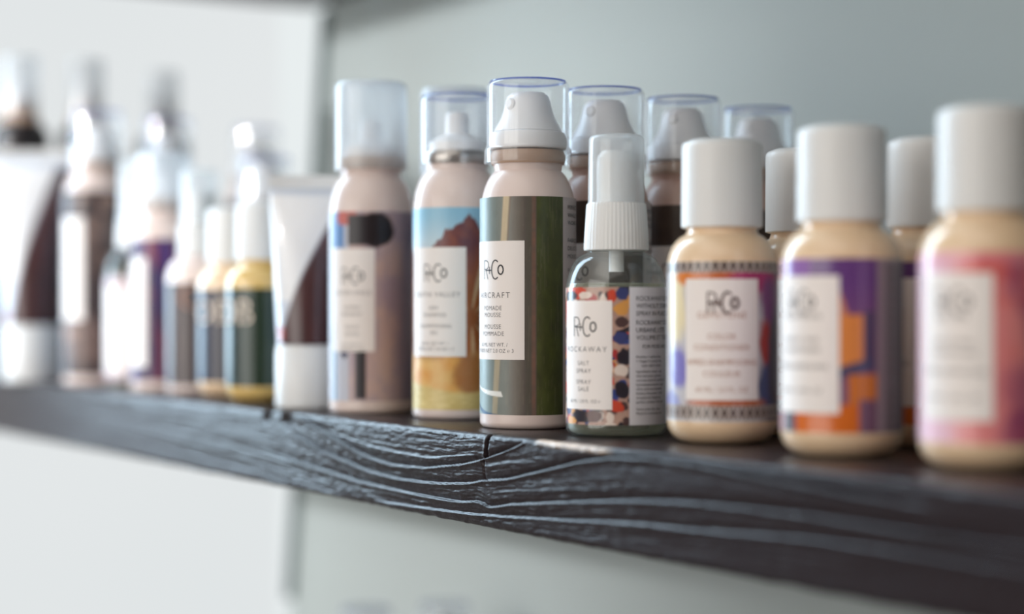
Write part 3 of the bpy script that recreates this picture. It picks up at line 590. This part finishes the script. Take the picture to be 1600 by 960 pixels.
lb = lotion('lotion_bottle', 'cream bottle with purple and orange block print, second from the right in the front row', 177.5, 46.1, 6.4, None, 107, art_blocks, 'cream', (14.5, 58.4, 40, 50.0), M['ink_grey'], TEL, M['ink_grey'], logo_b=1.2)
lotion('lotion_bottle', 'cream bottle with coral and pink print, cut off by the right edge of the photo', 236.7, 50.8, 15.1, None, 108, art_coral, 'cream', (15.0, 58.4, 35, 50.0), M['ink_grey'], BEL, M['ink_grey'], logo_b=1.2)
dup(la, 95.6, 100.0, 40, 'cream bottle standing behind the jewel printed bottle, white cap between two front caps')
dup(lb, 161.7, 100.5, -4, 'cream bottle standing behind the orange block bottle, white cap beside the large right cap')

# ------------------------------------------------------------------ blurred left half of the row
def tube_art(dark, top_a=62, bot_a=-60):
    def f(A, Z, k):
        c = mix(fill(A, L3(64, 42, 44)), L3(92, 52, 52), fbm(A / 20, Z / 16, 5)); c = c * dark
        bound = top_a + (bot_a - top_a) * (1 - k) ** 0.9
        c = paint(c, 1 - sstep(bound - 3, bound + 3, A), L3(214, 220, 232)); lab = (A < bound - 2) * (k > 0.28); c = paint(c, lab * 1.0, L3(240, 240, 242))
        c = paint(c, blob(A, Z, -58, Z.min() + 5, 12, 4, 0.3, 4) * 0.8, L3(196, 84, 74)); return paint(c, sstep(0.93, 0.97, k), L3(206, 212, 224))
    return f
tube('squeeze_tube', 'squeeze tube standing on its white cap, white panel and dark print, beside the mauve can', -181.6, 24.6, 62, 113, 31, 17, 20, tube_art(1.0))
tube('squeeze_tube', 'large squeeze tube on its white cap at the far left end of the row', -581.6, 9.2, 62, 154, 38, 19, 26, tube_art(0.9, 50, -40))
l1 = lotion('lotion_bottle', 'small bottle of amber lotion with dark green label and cream letters', -251.6, 30.9, 16.1, None, 103, art_teal, 'amber', None, None, [('DOB', -22, 40, 13.5, 1.0)], M['ink_cream'])
lotion('lotion_bottle', 'small cream bottle with navy label and cream letters, left of the amber lotion bottle', -312.9, 40.0, 22.1, None, 103, art_navy, 'cream', None, None, [('DOB', -14, 40, 13.5, 1.0)], M['ink_cream'])
mister('spray_bottle', 'tall spray bottle with dark brown label and one tan letter, left of the navy bottle', -364.1, 40.7, 23.1, None, 128, art_umber, None, [('C', 28, 48, 14, 1.0)], body='can', filled=False, ink='ink_tan', top=63)
aerosol('aerosol_can', 'aerosol can with dark violet print and white label in the blurred left half', -407.0, 35.8, 15.0, None, 140, 107, 16.5, art_violet, 6, 89, (14, 78, 22), 'x', inner='plain', cap='frost')
mister('spray_bottle', 'slim clear spray bottle with white label and red specks between violet and grey cans', -466.3, 40.3, 25.0, None, 140, art_pale, (9, 62, 40, None), None, body='glass', filled=True, top=68)
bb, _ = aerosol('aerosol_can', 'tall aerosol can with smoky grey brown print and clear cap near the left end', -517.1, 32.2, 22.4, None, 175, 137, 16.4, art_smoke, 6, 123, (41, 106, 26), 'x', r=21.5)
dup(bb, -536.1, 87.2, 30, 'tall clear capped aerosol can standing behind the smoky grey brown can')
# dark tall cans with narrow caps at the far left, back rows
def tall_can(label, x, y, rz, body, group):
    t = thing('aerosol_can', label, 'aerosol can', x, y, rz, group); r = 19.5
    lathe('can_body', [(r - 3, 0)] + arc(r - 2.6, 2.6, 2.6, 2.6, -90, 0, 5)[1:] + [(r, 60), (r, 168)] + arc(r - 8, 168, 8, 10, 0, 65, 8)[1:] + [(12.5, 178.5)], M[body], t)
    lathe('valve_cup', [(13.8, 178), (12.4, 183), (9.6, 190), (8.6, 193)], M['neck'], t)
    lathe('actuator', [(8.0, 191), (7.6, 196), (4.6, 203), (3.6, 209), (2.6, 210)], M['actuator'], t, seg=32)
    open_lathe('cap', [(12.2, 184), (12.2, 222), (11.4, 224), (0.1, 224.4)], M['frost'], t, seg=48); return t
G_T = 'tall dark cans at the back of the left end'
tc = tall_can('tall dark can with narrow frosted cap at the far left edge', -644.2, 20.2, 0, 'dark_can', G_T)
dup(tc, -637.0, 65.5, 20, 'tall dark can with narrow frosted cap, the middle one of three behind the blurred cans')
dup(tc, -668.0, 134.0, 10, 'tall dark can with narrow frosted cap, right one of three behind the blurred cans')
# pale cans in the back row behind the small lotion bottles
k1, _ = aerosol('aerosol_can', 'pale clear capped can in the back row behind the amber lotion bottle', -396.3, 95.7, 26.6, None, 140, 107, 16.5, art_figure, 6, 90, None, 'x')
dup(bb, -562.7, 162.6, 26.4, 'pale tall can furthest back, faint clear cap left of the room corner')
# cans on the shelf below, only their clear caps reach into the frame
for i, (x, y, lab_) in enumerate(((-402.5, 167.4, 'clear capped can on the lower shelf, left one of the two cap tops'), (-392.3, 218.5, 'clear capped can on the lower shelf, right one of the two cap tops'))):
    dup(bb, x, y, 30, lab_, 'cans on the lower shelf', z=-0.3148 + 0.0)
